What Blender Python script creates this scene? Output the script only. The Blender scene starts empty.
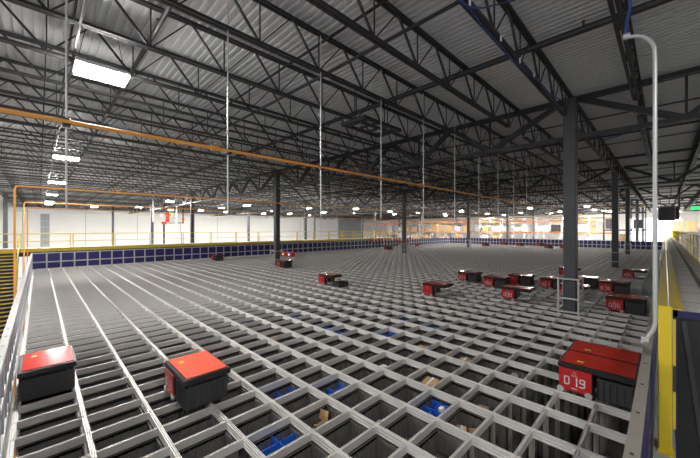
import bpy, math, random
from mathutils import Vector
random.seed(7)
C = bpy.context.scene.collection
sc = bpy.context.scene
# ---------------------------------------------------------------- camera geometry (700x458)
FPX, YAW, CAMZ = 312.9, math.radians(44.8), 2.676
CX, CY = 350.0, 229.0
cs, sn = math.cos(YAW), math.sin(YAW)
def ray(x, y):
    X = (x - CX) / FPX; Z = -(y - CY) / FPX
    return (X*cs + sn, -X*sn + cs, Z)
def onz(x, y, z):
    r = ray(x, y); t = (z - CAMZ) / r[2]; return Vector((r[0]*t, r[1]*t, z))
def onu(x, y, u):
    r = ray(x, y); t = u / r[0]; return Vector((u, r[1]*t, CAMZ + r[2]*t))
def onv(x, y, v):
    r = ray(x, y); t = v / r[1]; return Vector((r[0]*t, v, CAMZ + r[2]*t))
def proj(u, v, z):
    d = u*sn + v*cs; X = u*cs - v*sn
    if d < .05: return (-9999, -9999, d)
    return (CX + FPX*X/d, CY - FPX*(z - CAMZ)/d, d)

# ---------------------------------------------------------------- materials
def mat(name, col, rough=.5, metal=0.0, noise=0.0, nscale=8.0, emit=0.0, bump=0.0, spec=None):
    m = bpy.data.materials.new(name); m.use_nodes = True
    nt = m.node_tree; b = nt.nodes['Principled BSDF']
    b.inputs['Base Color'].default_value = (*col, 1)
    b.inputs['Roughness'].default_value = rough
    b.inputs['Metallic'].default_value = metal
    if spec is not None: b.inputs['Specular IOR Level'].default_value = spec
    if emit:
        b.inputs['Emission Color'].default_value = (*col, 1)
        b.inputs['Emission Strength'].default_value = emit
    if noise or bump:
        tc = nt.nodes.new('ShaderNodeTexCoord')
        n = nt.nodes.new('ShaderNodeTexNoise'); n.inputs['Scale'].default_value = nscale
        n.inputs['Detail'].default_value = 5
        nt.links.new(tc.outputs['Object'], n.inputs['Vector'])
        if noise:
            r = nt.nodes.new('ShaderNodeMix'); r.data_type = 'RGBA'
            r.inputs['A'].default_value = (*[c*(1-noise) for c in col], 1)
            r.inputs['B'].default_value = (*[min(1, c*(1+noise)) for c in col], 1)
            nt.links.new(n.outputs['Fac'], r.inputs['Factor'])
            nt.links.new(r.outputs['Result'], b.inputs['Base Color'])
        if bump:
            bp = nt.nodes.new('ShaderNodeBump'); bp.inputs['Strength'].default_value = bump
            nt.links.new(n.outputs['Fac'], bp.inputs['Height'])
            nt.links.new(bp.outputs['Normal'], b.inputs['Normal'])
    return m
M = dict(
    rail=mat('brushed_aluminium', (.72,.70,.68), .45, .3, .05, 3),
    railtop=mat('aluminium_tracks', (.72,.71,.69), .6, .25, .05, 4),
    post=mat('aluminium_profile', (.66,.66,.66), .5, .15, .05, 4),
    capgrey=mat('grey_cap_rail', (.42,.42,.42), .5, .2, .06, 5),
    tan=mat('aluminium_cap_rail', (.36,.335,.30), .45, .3, .08, 5),
    bin=mat('grey_bin_plastic', (.15,.147,.145), .5, 0, .12, 6),
    binin=mat('grey_bin_plastic_far', (.14,.138,.135), .55),
    navy=mat('navy_panel', (.028,.026,.17), .4, 0, .2, 3),
    navysteel=mat('navy_painted_steel', (.012,.016,.10), .4, 0, .15, 3),
    yellow=mat('safety_yellow', (.72,.54,.02), .42, 0, .06, 5),
    orange=mat('orange_pipe_paint', (.92,.41,.085), .5, 0, .06, 4),
    red=mat('robot_red', (.55,.022,.022), .32, 0, .08, 4),
    redlid=mat('robot_lid_red', (.60,.03,.016), .12, 0, .07, 6),
    lidorange=mat('robot_lid_orange_red', (.80,.075,.02), .5, 0, .05, 6),
    black=mat('black_plastic', (.018,.018,.02), .42, 0, .2, 6),
    dark=mat('dark_grey_plastic', (.05,.05,.052), .5, 0, .15, 6),
    white=mat('white_print', (.85,.85,.85), .5),
    chrome=mat('grey_wheel', (.60,.60,.61), .4, .3),
    joist=mat('joist_steel', (.042,.040,.042), .45, .1, .25, 2),
    column=mat('column_steel', (.095,.10,.112), .5, .1, .12, 2),
    deck=mat('roof_deck_paint', (.68,.68,.69), .5, 0, .10, .7),
    floor=mat('concrete_floor', (.55,.55,.53), .5, 0, .12, .6, bump=.05),
    wall=mat('white_wall_panel', (.90,.88,.84), .7, 0, .05, .4),
    wallgrey=mat('grey_wall_panel', (.36,.37,.38), .7, 0, .06, .4),
    walk=mat('walkway_board', (.76,.74,.71), .6, 0, .10, 2.5),
    groove=mat('walkway_track', (.20,.19,.18), .6, 0, .1, 4),
    lamp=mat('lamp_diffuser', (1,.98,.94), .5, 0, emit=1.0),
    lampfar=mat('far_lamp_diffuser', (1,.97,.92), .5, 0, emit=1.0),
    fixture=mat('white_fixture', (.75,.75,.75), .4),
    pole=mat('galvanised_pole', (.62,.64,.65), .4, .4, .05, 6),
    rod=mat('white_drop_pole', (.70,.71,.71), .4, .2),
    blue=mat('blue_divider_plastic', (.02,.13,.62), .4, 0, .08, 6),
    bluecable=mat('blue_cable', (.03,.06,.30), .5),
    card=mat('cardboard', (.52,.33,.15), .8, 0, .14, 7, bump=.05),
    cardl=mat('pale_cardboard', (.50,.35,.20), .8, 0, .14, 7),
    paper=mat('white_paper', (.78,.78,.78), .7, 0, .06, 8),
    foil=mat('crumpled_foil', (.70,.71,.73), .25, .7, .1, 14, bump=.6),
    rackbeam=mat('orange_rack_beam', (.70,.22,.05), .5, 0, .08, 3),
    rackpost=mat('grey_rack_upright', (.55,.60,.66), .5, .2, .08, 3),
    rackblue=mat('blue_rack_upright', (.012,.014,.03), .5, 0, .1, 3),
    wood=mat('pallet_wood', (.60,.42,.22), .8, 0, .15, 6),
    wrap=mat('shrink_wrap', (.52,.54,.58), .4, 0, .08, 5),
    darkgoods=mat('dark_wrapped_goods', (.09,.08,.10), .5, 0, .2, 5),
    duct=mat('white_duct', (.75,.75,.75), .5, 0, .05, 2),
    green=mat('green_sign', (.05,.65,.18), .5, emit=1.2),
    greenled=mat('green_led', (.05,.9,.25), .5, emit=1.5),
    blueled=mat('blue_led', (.25,.45,1.0), .5, emit=1.8),
    belt=mat('steel_belt', (.45,.45,.46), .4, .5),
    copper=mat('brown_sprinkler_pipe', (.09,.05,.04), .5, .2),
)
# ---------------------------------------------------------------- mesh helpers
class MB:
    def __init__(s): s.v = []; s.f = []; s.m = []; s.cur = 0
    def box(s, a, b):
        x0,y0,z0 = a; x1,y1,z1 = b; n = len(s.v)
        s.v += [(x0,y0,z0),(x1,y0,z0),(x1,y1,z0),(x0,y1,z0),(x0,y0,z1),(x1,y0,z1),(x1,y1,z1),(x0,y1,z1)]
        for f in ((0,3,2,1),(4,5,6,7),(0,1,5,4),(1,2,6,5),(2,3,7,6),(3,0,4,7)):
            s.f.append([n+i for i in f]); s.m.append(s.cur)
        return s
    def bevbox(s, a, b, r):
        x0,y0,z0 = a; x1,y1,z1 = b
        pts = [(x0+r,y0),(x1-r,y0),(x1,y0+r),(x1,y1-r),(x1-r,y1),(x0+r,y1),(x0,y1-r),(x0,y0+r)]
        cx, cy = (x0+x1)/2, (y0+y1)/2
        def ring(z, k):
            n = len(s.v)
            s.v += [(cx+(px-cx)*(1-k/(abs(x1-x0)/2)), cy+(py-cy)*(1-k/(abs(y1-y0)/2)), z) for px,py in pts]; return n
        R = [ring(z0, r), ring(z0+r, 0), ring(z1-r, 0), ring(z1, r)]
        for q in range(3):
            for i in range(8):
                j = (i+1) % 8
                s.f.append([R[q]+i, R[q]+j, R[q+1]+j, R[q+1]+i]); s.m.append(s.cur)
        s.f.append([R[0]+i for i in range(7,-1,-1)]); s.m.append(s.cur)
        s.f.append([R[3]+i for i in range(8)]); s.m.append(s.cur)
        return s
    def bar(s, p, q, w, h=None, up=(0,0,1), caps=True):
        p = Vector(p); q = Vector(q); h = w if h is None else h
        d = (q-p).normalized(); up = Vector(up)
        if abs(d.dot(up)) > .99: up = Vector((1,0,0))
        a = d.cross(up).normalized()*w/2; b = a.cross(d).normalized()*h/2
        n = len(s.v)
        for e in (p, q):
            s.v += [tuple(e-a-b), tuple(e+a-b), tuple(e+a+b), tuple(e-a+b)]
        for i in range(4):
            j = (i+1) % 4
            s.f.append([n+i, n+j, n+4+j, n+4+i]); s.m.append(s.cur)
        if caps:
            s.f.append([n+3,n+2,n+1,n]); s.f.append([n+4,n+5,n+6,n+7]); s.m += [s.cur]*2
        return s
    def tube(s, pts, r, n=8, closed=False):
        pts = [Vector(p) for p in pts]; k0 = len(s.v); a = None
        for i, p in enumerate(pts):
            d = (pts[min(i+1,len(pts)-1)] - pts[max(i-1,0)]).normalized()
            if a is None:
                a = d.cross(Vector((0,0,1)))
                if a.length < .05: a = d.cross(Vector((1,0,0)))
            a = (a - d*a.dot(d)).normalized(); b = d.cross(a)
            for j in range(n):
                t = 2*math.pi*j/n
                s.v.append(tuple(p + a*math.cos(t)*r + b*math.sin(t)*r))
        for i in range(len(pts)-1):
            for j in range(n):
                jj = (j+1) % n
                s.f.append([k0+i*n+j, k0+i*n+jj, k0+(i+1)*n+jj, k0+(i+1)*n+j]); s.m.append(s.cur)
        s.f.append([k0+j for j in range(n-1,-1,-1)]); s.m.append(s.cur)
        e = k0+(len(pts)-1)*n
        s.f.append([e+j for j in range(n)]); s.m.append(s.cur)
        return s
    def ring(s, c, r, w, axis='x', n=20):
        k0 = len(s.v)
        for i in range(n):
            t = 2*math.pi*i/n
            for rr in (r-w/2, r+w/2):
                if axis == 'x': s.v.append((c[0], c[1]+rr*math.cos(t), c[2]+rr*math.sin(t)))
                else: s.v.append((c[0]+rr*math.cos(t), c[1], c[2]+rr*math.sin(t)))
        for i in range(n):
            j = (i+1) % n
            s.f.append([k0+2*i, k0+2*i+1, k0+2*j+1, k0+2*j]); s.m.append(s.cur)
        return s
    def extrude(s, prof, axis, a, b, caps=True):
        """prof: list of (lateral, z); axis 'y' runs along y, 'x' runs along x"""
        n = len(s.v); k = len(prof)
        for e in (a, b):
            for l, z in prof:
                s.v.append((l, e, z) if axis == 'y' else (e, l, z))
        for i in range(k):
            j = (i+1) % k
            f = [n+i, n+j, n+k+j, n+k+i]
            s.f.append(f if axis == 'x' else f[::-1]); s.m.append(s.cur)
        if caps:
            s.f.append([n+i for i in range(k)]); s.f.append([n+k+i for i in range(k-1,-1,-1)]); s.m += [s.cur]*2
        return s
    def mesh(s, name, mats):
        me = bpy.data.meshes.new(name); me.from_pydata(s.v, [], s.f)
        for m in (mats if isinstance(mats, (list, tuple)) else [mats]): me.materials.append(m)
        if any(s.m): me.polygons.foreach_set('material_index', s.m)
        me.update(); return me
    def build(s, name, mats, parent=None, loc=None):
        o = bpy.data.objects.new(name, s.mesh(name, mats)); C.objects.link(o)
        if parent is not None: o.parent = parent
        if loc is not None: o.location = loc
        return o
def empty(name, loc=(0,0,0), rz=0):
    o = bpy.data.objects.new(name, None); o.empty_display_size = .1
    C.objects.link(o); o.location = loc; o.rotation_euler = (0,0,rz); return o
def tag(o, label=None, cat=None, group=None, kind=None):
    if label: o['label'] = label
    if cat: o['category'] = cat
    if group: o['group'] = group
    if kind: o['kind'] = kind
    return o
KIDS = {}
def kids(o):
    return [c for c in o.children]
def copy_tree(o, parent=None):
    c = o.copy(); C.objects.link(c)
    if parent is not None: c.parent = parent
    for ch in kids(o): copy_tree(ch, c)
    return c
def inst(me, name, parent=None, loc=(0,0,0), rz=0):
    o = bpy.data.objects.new(name, me); C.objects.link(o); o.location = loc; o.rotation_euler = (0,0,rz)
    if parent is not None: o.parent = parent
    return o
ORD = ['zeroth','first','second','third','fourth','fifth','sixth','seventh','eighth','ninth','tenth','eleventh','twelfth','thirteenth',
       'fourteenth','fifteenth','sixteenth','seventeenth','eighteenth','nineteenth','twentieth']
def nth(n):
    if n < len(ORD): return ORD[n]
    suf = 'th' if 10 <= n % 100 <= 20 else {1:'st',2:'nd',3:'rd'}.get(n % 10, 'th')
    return f'{n}{suf}'

# ================================================================ SETTING
CU = [12.45, 28.45, 44.45, 60.45, 76.45]
CV = [2.2, 20.2, 38.2, 56.2]
U0, V0, PU, PV = -.25, .24, .705, .509
NU, NV = 80, 57
UE, VE = U0+NU*PU, V0+NV*PV              # 56.15, 29.25
ZF = -5.4                                # building floor
WV, WU = 75.0, 97.0                      # walls
DECK = 7.12                              # underside of roof deck
tag(MB().box((-30,-24,ZF-.2),(WU+1,WV+1,ZF)).build('floor', M['floor']), kind='structure')
b = MB(); b.box((-30,WV,ZF),(69,WV+.3,DECK+.1)).build('wall_left', M['wall'])
tag(bpy.data.objects['wall_left'], kind='structure')
tag(MB().box((69,WV,ZF),(80,WV+.3,DECK+.1)).build('wall_left_grey', M['wallgrey']), kind='structure').name = 'trim_1'
tag(MB().box((80,WV,ZF),(WU,WV+.3,DECK+.1)).build('trim_2', M['wall']), kind='structure')
tag(MB().box((WU,-24,ZF),(WU+.3,WV+.3,DECK+.1)).build('wall_back', M['wall']), kind='structure')
tag(MB().box((-14,-20.3,ZF),(WU,-20,DECK+.1)).build('light_block_wall', M['wall']), kind='structure')  # unseen wall added to block ambient light from the right
# corrugated roof deck, ribs running along v
b = MB(); x = -14.0; prof = []
while x < WU+.2:
    prof += [(x,0),(x+.07,0),(x+.085,.045),(x+.145,.045)]; x += .16
n = len(prof)
for e in (-20, WV+.3): b.v += [(px, e, DECK+pz) for px, pz in prof]
for i in range(n-1): b.f.append([i, n+i, n+i+1, i+1]); b.m.append(0)
tag(b.build('ceiling', M['deck']), kind='structure')
# dock door on the white wall and its neighbours
b = MB(); p = onv(40.5,238,WV); q = onv(49.5,214,WV)
b.box((p.x,WV-.08,-3.4),(q.x,WV,q.z)).build('door_1', M['wallgrey']); tag(bpy.data.objects['door_1'], kind='structure')
for k in range(8):
    z = -3.2+k*(q.z+3.0)/8
    MB().box((p.x+.1,WV-.11,z),(q.x-.1,WV-.08,z+.05)).build('door_seam', M['duct'], bpy.data.objects['door_1'])
# pilaster seams in the white wall
b = MB()
for u in range(-10, 70, 8): b.box((u, WV-.03, ZF),(u+.06, WV, DECK))
tag(b.build('trim_3', M['wallgrey']), kind='structure')

# ================================================================ STORAGE GRID
vprof_half = [(.027,-.105),(.027,-.086),(.020,-.083),(.020,-.066),(.027,-.063),(.027,-.047),(.020,-.044),(.020,-.027),(.027,-.024),
              (.027,0),(.019,0),(.017,-.012),(.008,-.012),(.006,0)]
vprof = [(-a,z) for a,z in vprof_half] + [(a,z) for a,z in reversed(vprof_half)]
uprof_half = [(.018,-.105),(.018,-.004),(.012,-.004),(.010,-.012)]
uprof = [(-a,z) for a,z in uprof_half] + [(a,z) for a,z in reversed(uprof_half)]
grid = tag(empty('storage_grid', (0,0,ZF)), 'huge aluminium storage grid of rails over grey bins filling the hall', 'storage grid')
def rail_v(k, mb): mb.extrude([(U0+k*PU+a, z-ZF) for a,z in vprof], 'y', V0-.03, VE+.03)
def rail_u(j, mb): mb.extrude([(V0+j*PV+a, z-ZF) for a,z in uprof], 'x', U0-.03, UE+.03)
rest = MB()
for k in range(NU+1):
    if k < 56: m_ = MB(); rail_v(k, m_); m_.build('rail', M['railtop'], grid)
    else: rail_v(k, rest)
for j in range(NV+1):
    if j < 44: m_ = MB(); rail_u(j, m_); m_.build('rail', M['rail'], grid)
    else: rail_u(j, rest)
tag(rest.build('rail', M['rail'], grid), kind='stuff')
# uprights under the crossings beside the open shafts
up = MB()
up.box((-.025,-.025,0),(.025,.025,-ZF-.10)); up.box((-.035,-.006,0),(.035,.006,-ZF-.10)); up.box((-.006,-.035,0),(.006,.035,-ZF-.10))
upm = up.mesh('upright', M['tan'])
DEEPK, DEEPJ = 17, 3
nup = 0
for k in range(5, DEEPK+2):
    for j in range(0, DEEPJ+1):
        if nup < 100: inst(upm, 'upright', grid, (U0+k*PU, V0+j*PV, 0)); nup += 1
br = MB()
# bin meshes
BX, BY, BH, BZ = .305, .215, .33, -.445
def bin_mb():
    b = MB(); t = .012
    b.box((-BX,-BY,0),(BX,BY,.012))
    b.box((-BX,-BY,0),(-BX+t,BY,BH)); b.box((BX-t,-BY,0),(BX,BY,BH))
    b.box((-BX,-BY,0),(BX,-BY+t,BH)); b.box((-BX,BY-t,0),(BX,BY,BH))
    for i in range(-3,4):                                       # inside ribs along the long walls
        x = i*.08
        for s in (-1,1):
            y = s*(BY-t); b.box((x-.006,min(y,y-s*.012),.012),(x+.006,max(y,y-s*.012),BH-.02))
            y = s*BY; b.box((x-.008,min(y,y+s*.007),.02),(x+.008,max(y,y+s*.007),BH-.05))
    for i in range(-2,3):
        y = i*.075
        for s in (-1,1):
            x = s*(BX-t); b.box((min(x,x-s*.012),y-.006,.012),(max(x,x-s*.012),y+.006,BH-.02))
            x = s*BX; b.box((min(x,x+s*.007),y-.008,.02),(max(x,x+s*.007),y+.008,BH-.05))
    b.box((-BX-.008,-BY-.008,BH-.035),(BX+.008,-BY+t,BH)); b.box((-BX-.008,BY-t,BH-.035),(BX+.008,BY+.008,BH))
    b.box((-BX-.008,-BY,BH-.035),(-BX+t,BY,BH)); b.box((BX-t,-BY,BH-.035),(BX+.008,BY,BH))
    return b
binm = bin_mb().mesh('storage_bin', M['bin'])
cells = []
COLS = [(u_, v_ + ((0,.25,.6,.6,.6)[i_] if v_ == CV[0] else 0)) for i_, u_ in enumerate(CU) for v_ in CV]
for k in range(NU):
    for j in range(NV):
        if k < DEEPK and j < DEEPJ: continue
        if any(abs(U0+(k+.5)*PU-a) < .19+.32 and abs(V0+(j+.5)*PV-c_) < .19+.24 for a, c_ in COLS): continue
        u, v = U0+(k+.5)*PU, V0+(j+.5)*PV
        x, y, d = proj(u, v, -.2)
        vis = -12 < x < 680 and y < 475 and d > 1
        cells.append((0 if vis else 1, d if vis else 1e3+d, k, j))
cells.sort()
CONT = {(3,6),(4,8),(5,7),(4,6),(7,5),(6,4),(5,5),(6,3),(9,5),(9,3),(7,3),(9,9),(8,12),(8,11),(6,13),(7,10),(6,10),(7,7),(9,7),(8,15),(6,16),(11,10),(11,8)}
far = MB()
for idx, (hid, d, k, j) in enumerate(cells):
    u, v = U0+(k+.5)*PU, V0+(j+.5)*PV
    if idx < 300:
        o = inst(binm, 'storage_bin', None, (u, v, BZ))
        what = 'grey bin holding goods' if (k,j) in CONT else 'dark grey bin'
        tag(o, f'{what} in grid, {nth(k+1)} cell from left border, {nth(j+1)} from right border', 'bin', 'storage bins inside the grid')
    elif not hid or d < 1e3+2.5:
        n = len(far.v); z0, z1 = BZ, BZ+BH; X, Y = BX+.008, BY+.008; t = .02
        far.v += [(u-X,v-Y,z1),(u+X,v-Y,z1),(u+X,v+Y,z1),(u-X,v+Y,z1),
                  (u-X+t,v-Y+t,z1),(u+X-t,v-Y+t,z1),(u+X-t,v+Y-t,z1),(u-X+t,v+Y-t,z1),
                  (u-X+t,v-Y+t,z0),(u+X-t,v-Y+t,z0),(u+X-t,v+Y-t,z0),(u-X+t,v+Y-t,z0)]
        for i in range(4):
            jn = (i+1) % 4
            far.f += [[n+i,n+jn,n+4+jn,n+4+i],[n+4+i,n+4+jn,n+8+jn,n+8+i]]
        far.f.append([n+8,n+9,n+10,n+11]); far.m += [0]*9
tag(far.build('storage_bin_field', M['binin']), 'remaining grey storage bins further back below the grid rails', 'bins', kind='stuff')
# stacks of bins standing beside the open shafts
st = MB()
for k in range(5, DEEPK+1):
    for j in range(DEEPJ, DEEPJ+1):
        u, v = U0+(k+.5)*PU, V0+(j+.5)*PV
        if any(abs(u-a) < .51 and abs(v-c_) < .43 for a, c_ in COLS): continue
        for q in range(1, 9):
            z = BZ-q*(BH+.005)
            st.box((u-BX,v-BY,z),(u+BX,v+BY,z+BH-.04)); st.box((u-BX-.01,v-BY-.01,z+BH-.04),(u+BX+.01,v+BY+.01,z+BH))
            for i in range(-3,4): st.box((u+i*.08-.012,v-BY-.008,z+.01),(u+i*.08+.012,v-BY,z+BH-.04))
for k in range(3, DEEPK+1):
    for j in range(0, DEEPJ):
        u, v = U0+(k+.5)*PU, V0+(j+.5)*PV
        if any(abs(u-a) < .51 and abs(v-c_) < .43 for a, c_ in COLS): continue
        top = -1.1-.34*random.choice([0,1,1,2,3])
        for q in range(6):
            z = top-q*(BH+.005)
            st.box((u-BX,v-BY,z-BH),(u+BX,v+BY,z-.04)); st.box((u-BX-.01,v-BY-.01,z-.04),(u+BX+.01,v+BY+.01,z))
            for i in range(-3,4):
                st.box((u+i*.08-.012,v-BY-.008,z-BH+.01),(u+i*.08+.012,v-BY,z-.04))
                if i in (-2,0,2): st.box((u-BX-.008,v+i*.075-.012,z-BH+.01),(u-BX,v+i*.075+.012,z-.04))
tag(st.build('stacked_bin_column', M['bin']), 'stacks of ribbed grey bins deep in the open shafts at right border', 'bins', kind='stuff')

# ---------------------------------------------------------------- things in the bins
def cellc(k, j): return U0+(k+.5)*PU, V0+(j+.5)*PV
FL = BZ+.014
def divider(k, j, label, h=.22, arms='x'):
    h += .07
    u, v = cellc(k, j); o = tag(empty('bin_divider', (u,v,FL)), label, 'divider', 'blue dividers in the bins')
    MB().box((-.27,-.006,0),(.27,.006,h)).build('long_panel', M['blue'], o)
    MB().box((-.006,-.185,0),(.006,.185,h)).build('cross_panel', M['blue'], o)
    if arms == 'u':
        MB().box((.24,-.18,0),(.252,.18,h)).build('end_panel', M['blue'], o)
    return o
divider(3,6,'blue cross divider in the bin nearest the bottom edge of photo', .26)
divider(4,8,'blue divider in the bin behind the blue cross divider', .22, 'u')
divider(5,7,'blue divider in the bin right of the upright cardboard flaps', .22, 'u')
divider(6,4,'blue divider beside a small bright parcel in a right-hand bin', .24, 'u')
divider(9,9,'blue divider in the bin mid-grid ahead of the robots', .26, 'u')
divider(8,12,'small blue divider behind the white papers in mid grid', .26)
divider(8,11,'small blue divider right of the white papers in mid grid', .26)
divider(8,15,'small blue divider furthest back of the mid-grid bins', .27)
divider(6,16,'blue divider in the bin furthest left behind the orange-lidded robot', .26)
divider(11,10,'blue divider in the bin beyond mid grid, left of pair', .27)
divider(11,8,'blue divider in the bin beyond mid grid, right of pair', .27)
def carton(k, j, size, label, off=(0,0), rz=0, m='card', flaps=False, tape=True, dz=0.0):
    u, v = cellc(k, j); o = tag(empty('cardboard_carton', (u+off[0],v+off[1],FL+dz), rz), label, 'carton', 'cartons in the bins')
    a, bb, h = size; h += .05
    MB().bevbox((-a/2,-bb/2,0),(a/2,bb/2,h), .006).build('carton_body', M[m], o)
    if tape: MB().box((-a/2-.001,-.02,h-.0),(a/2+.001,.02,h+.0015)).build('tape_strip', M['paper'], o)
    if flaps:
        b = MB(); b.bar((-a/2,-bb/2,h),(-a/2-.03,-bb/2,h+.14), .012, bb*.8, up=(0,1,0)); b.build('flap', M[m], o)
        b = MB(); b.bar((a/2,bb/2-.02,h),(a/2+.03,bb/2-.02,h+.14), .012, bb*.8, up=(0,1,0)); b.build('flap', M[m], o)
    return o
carton(4,6,(.30,.20,.14),'open cardboard carton with upright flaps beside the blue cross divider', (.02,.02), .2, flaps=True, tape=False)
carton(7,5,(.42,.24,.26),'printed brown cardboard carton filling a bin in front centre', (.02,0), .15)
carton(6,3,(.18,.14,.20),'small cardboard carton with white label near the open shafts', (-.05,.03), .4)
carton(6,3,(.16,.13,.12),'smaller cardboard carton lying beside the white-labelled one', (.14,-.06), .7, tape=False)
carton(9,5,(.34,.20,.25),'low cardboard carton in the bin right of centre', (0,0), .1, 'cardl')
carton(7,3,(.30,.16,.16),'flat cardboard carton in a bin beside the open shafts', (0,.05), .2, tape=False)
carton(9,7,(.30,.2,.24),'tan cardboard carton in the bin behind front centre', (0,.05), .1, 'card', tape=False)
carton(6,13,(.30,.2,.25),'tan cardboard carton left of the white papers', (0,.0), .2, 'cardl', tape=False)
def papers(k, j, label):
    u, v = cellc(k, j); b = MB()
    for i in range(7):
        x = -.2+i*.065; b.bar((x,-.1,.0),(x+random.uniform(-.03,.05),-.02+random.uniform(-.08,.1),.25+random.uniform(-.03,.05)), .05, .008, up=(0,1,0))
    return tag(b.build('paper_packet', M['paper'], None, (u,v,FL)), label, 'packets', 'white packets in the bins')
papers(7,10,'bundle of white paper packets standing in a mid-grid bin')
papers(6,10,'bundle of white paper packets left of the mid-grid pair')
def block(k, j, size, label, off=(0,0), rz=0, m='paper', nm='white_box'):
    u, v = cellc(k, j); a, bb, h = size
    return tag(MB().bevbox((-a/2,-bb/2,0),(a/2,bb/2,h), .008).build(nm, M[m], None, (u+off[0],v+off[1],FL)), label, 'box')
o = block(5,5,(.34,.22,.12),'flat white box in a bin beside the printed carton', (0,.02), .1)
block(7,7,(.16,.12,.28),'small white box in the bin behind the printed carton', (0,.05))
block(6,4,(.10,.08,.30),'small bright parcel standing beside the blue divider', (.16,-.05))
u, v = cellc(9,3); b = MB()
for i in range(14):
    a = random.uniform(-.2,.2); c = random.uniform(-.12,.12); h = random.uniform(.10,.24); r = random.uniform(.04,.07)
    b.bevbox((a-r,c-r,h-r),(a+r,c+r,h+r), r*.45)
b.box((-.2,-.13,0),(.2,.13,.12))
tag(b.build('foil_bundle', M['foil'], None, (u,v,FL)), 'crumpled silver foil bundle in a bin left of robot 019', 'foil')

# ================================================================ ROBOTS
SEG = {'0':'abcdef','1':'bc','2':'abged','3':'abgcd','4':'fgbc','5':'afgcd','6':'afgedc','9':'abcdfg'}
def digits(b, text, x, yc, zc, h, w, t, gap):
    """seven-segment strokes on the plane x, reading towards -y (seen from -x)"""
    n = len(text); total = n*w+(n-1)*gap; y = yc+total/2
    for ch in text:
        y0, y1 = y, y-w; zt, zm, zb = zc+h/2, zc, zc-h/2
        S = dict(a=((y0,zt),(y1,zt)), b=((y1,zt),(y1,zm)), c=((y1,zm),(y1,zb)), d=((y0,zb),(y1,zb)), e=((y0,zm),(y0,zb)), f=((y0,zt),(y0,zm)), g=((y0,zm),(y1,zm)))
        for q in SEG[ch]:
            (ya,za),(yb,zb_) = S[q]
            b.box((x-.002,min(ya,yb)-t/2,min(za,zb_)-t/2),(x,max(ya,yb)+t/2,max(za,zb_)+t/2))
        y -= w+gap
RL, RW, RH = 1.0, .68, .50
def robot(u0, vhi, label, num=None, bin_=True, lid='redlid', emblem=True, blabel=None, detail=True, binz=.03):
    """origin at low-u, high-v corner on the rails; body takes the high-v half, the lid reaches out over the low-v half"""
    r = tag(empty('bin_robot', (u0, vhi, 0)), label, 'robot', 'robots riding on the grid')
    d = .46
    b = MB(); b.bevbox((.02,-d,.05),(RW-.02,-.01,.41), .02); b.build('body', M['red'] if not detail else M['black'], r)
    if detail:
        b = MB(); b.bevbox((.0,-d+.01,.055),(.025,-.02,.405), .008); fp = b.build('front_panel', M['red'], r)
        b = MB(); b.bevbox((RW-.025,-d+.01,.055),(RW,-.02,.405), .008); b.build('rear_panel', M['red'], r)
        if num:
            b = MB(); digits(b, num, -.0005, -d/2, .215, .12, .06, .020, .042); nd = b.build('number_decal', M['white'], fp)
        if emblem:
            b = MB(); b.ring((-.0012,-d/2,.345), 0.022, .004)
            b.box((-.002,-d/2-.045,.303),(-.0006,-d/2+.045,.308)); b.box((-.002,-d/2-.04,.098),(-.0006,-d/2+.04,.108))
            b.build('emblem', M['white'], fp)
    b = MB(); b.bevbox((0,-RL,.405),(RW,0,.492), .012); ld = b.build('lid', M['black'], r)
    b = MB(); b.bevbox((.045,-RL+.05,.490),(RW-.03,-.035,.503), .005); b.build('lid_panel', M[lid], ld)
    if detail:
        MB().box((.14,-.33,.5031),(.21,-.24,.5045)).build('warning_sticker', M['yellow'], ld)
    for x, s in ((.0,-1),(RW,1)):
        for y in (-.04,-d+.05):
            w = MB(); w.tube([(x+s*.008,y,.052),(x-s*.03,y,.052)], .05, 14); w.tube([(x+s*.011,y,.052),(x+s*.006,y,.052)], .02, 8)
            w.build('wheel', M['chrome'], r)
    # the lift frame under the cantilever with four steel belts
    b = MB(); b.box((.06,-RL+.05,.375),(RW-.06,-d-.04,.405)); b.build('lift_frame', M['black'], r)
    if bin_:
        o = inst(binc, 'storage_bin', None, (u0+RW/2, vhi-.735, binz))
        tag(o, blabel or 'ribbed grey bin carried under the lid of '+label, 'bin', 'bins carried by robots')
        for x in (.1, RW-.1): MB().box((x-.012,-RL+.075,.30),(x+.012,-RL+.085,.40)).build('lift_belt', M['belt'], r)
    else:
        for x in (.1, RW-.1):
            for y in (-RL+.09,-d-.09): MB().box((x-.012,y-.003,.14),(x+.012,y+.003,.38)).build('lift_belt', M['belt'], r)
        MB().box((.09,-RL+.08,.10),(RW-.09,-d-.08,.14)).build('gripper', M['belt'], r)
    return r
def carried_mb():
    b = bin_mb()
    # close the top (the robot's gripper covers it) and add bold outside ribs
    for i in range(-3,4):
        x = i*.085
        for s in (-1,1):
            y = s*BY; b.box((x-.012,min(y,y+s*.016),.01),(x+.012,max(y,y+s*.016),BH-.035))
    for i in range(-2,3):
        y = i*.082
        for s in (-1,1):
            x = s*BX; b.box((min(x,x+s*.016),y-.012,.01),(max(x,x+s*.016),y+.012,BH-.035))
    return b
binc = carried_mb().mesh('carried_bin', M['dark'])
K = lambda k: U0+k*PU+.012
J = lambda j: V0+j*PV
robot(K(0), J(15)-.0, 'red-lidded robot against the left border fence', bin_=True, lid='redlid', blabel='ribbed grey bin under the robot at left border fence')
robot(1.47, J(11), 'orange-lidded robot in the left foreground, clear of the fence', '011', bin_=True, lid='lidorange', blabel='ribbed grey bin under the orange-lidded foreground robot')
robot(K(9), J(2), 'red robot numbered 019 at right foreground by the border rail', '019', blabel='ribbed grey bin carried by robot 019')
robot(K(10), J(2), 'red-lidded robot directly behind robot 019', None, blabel='ribbed grey bin under the robot behind 019')
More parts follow.
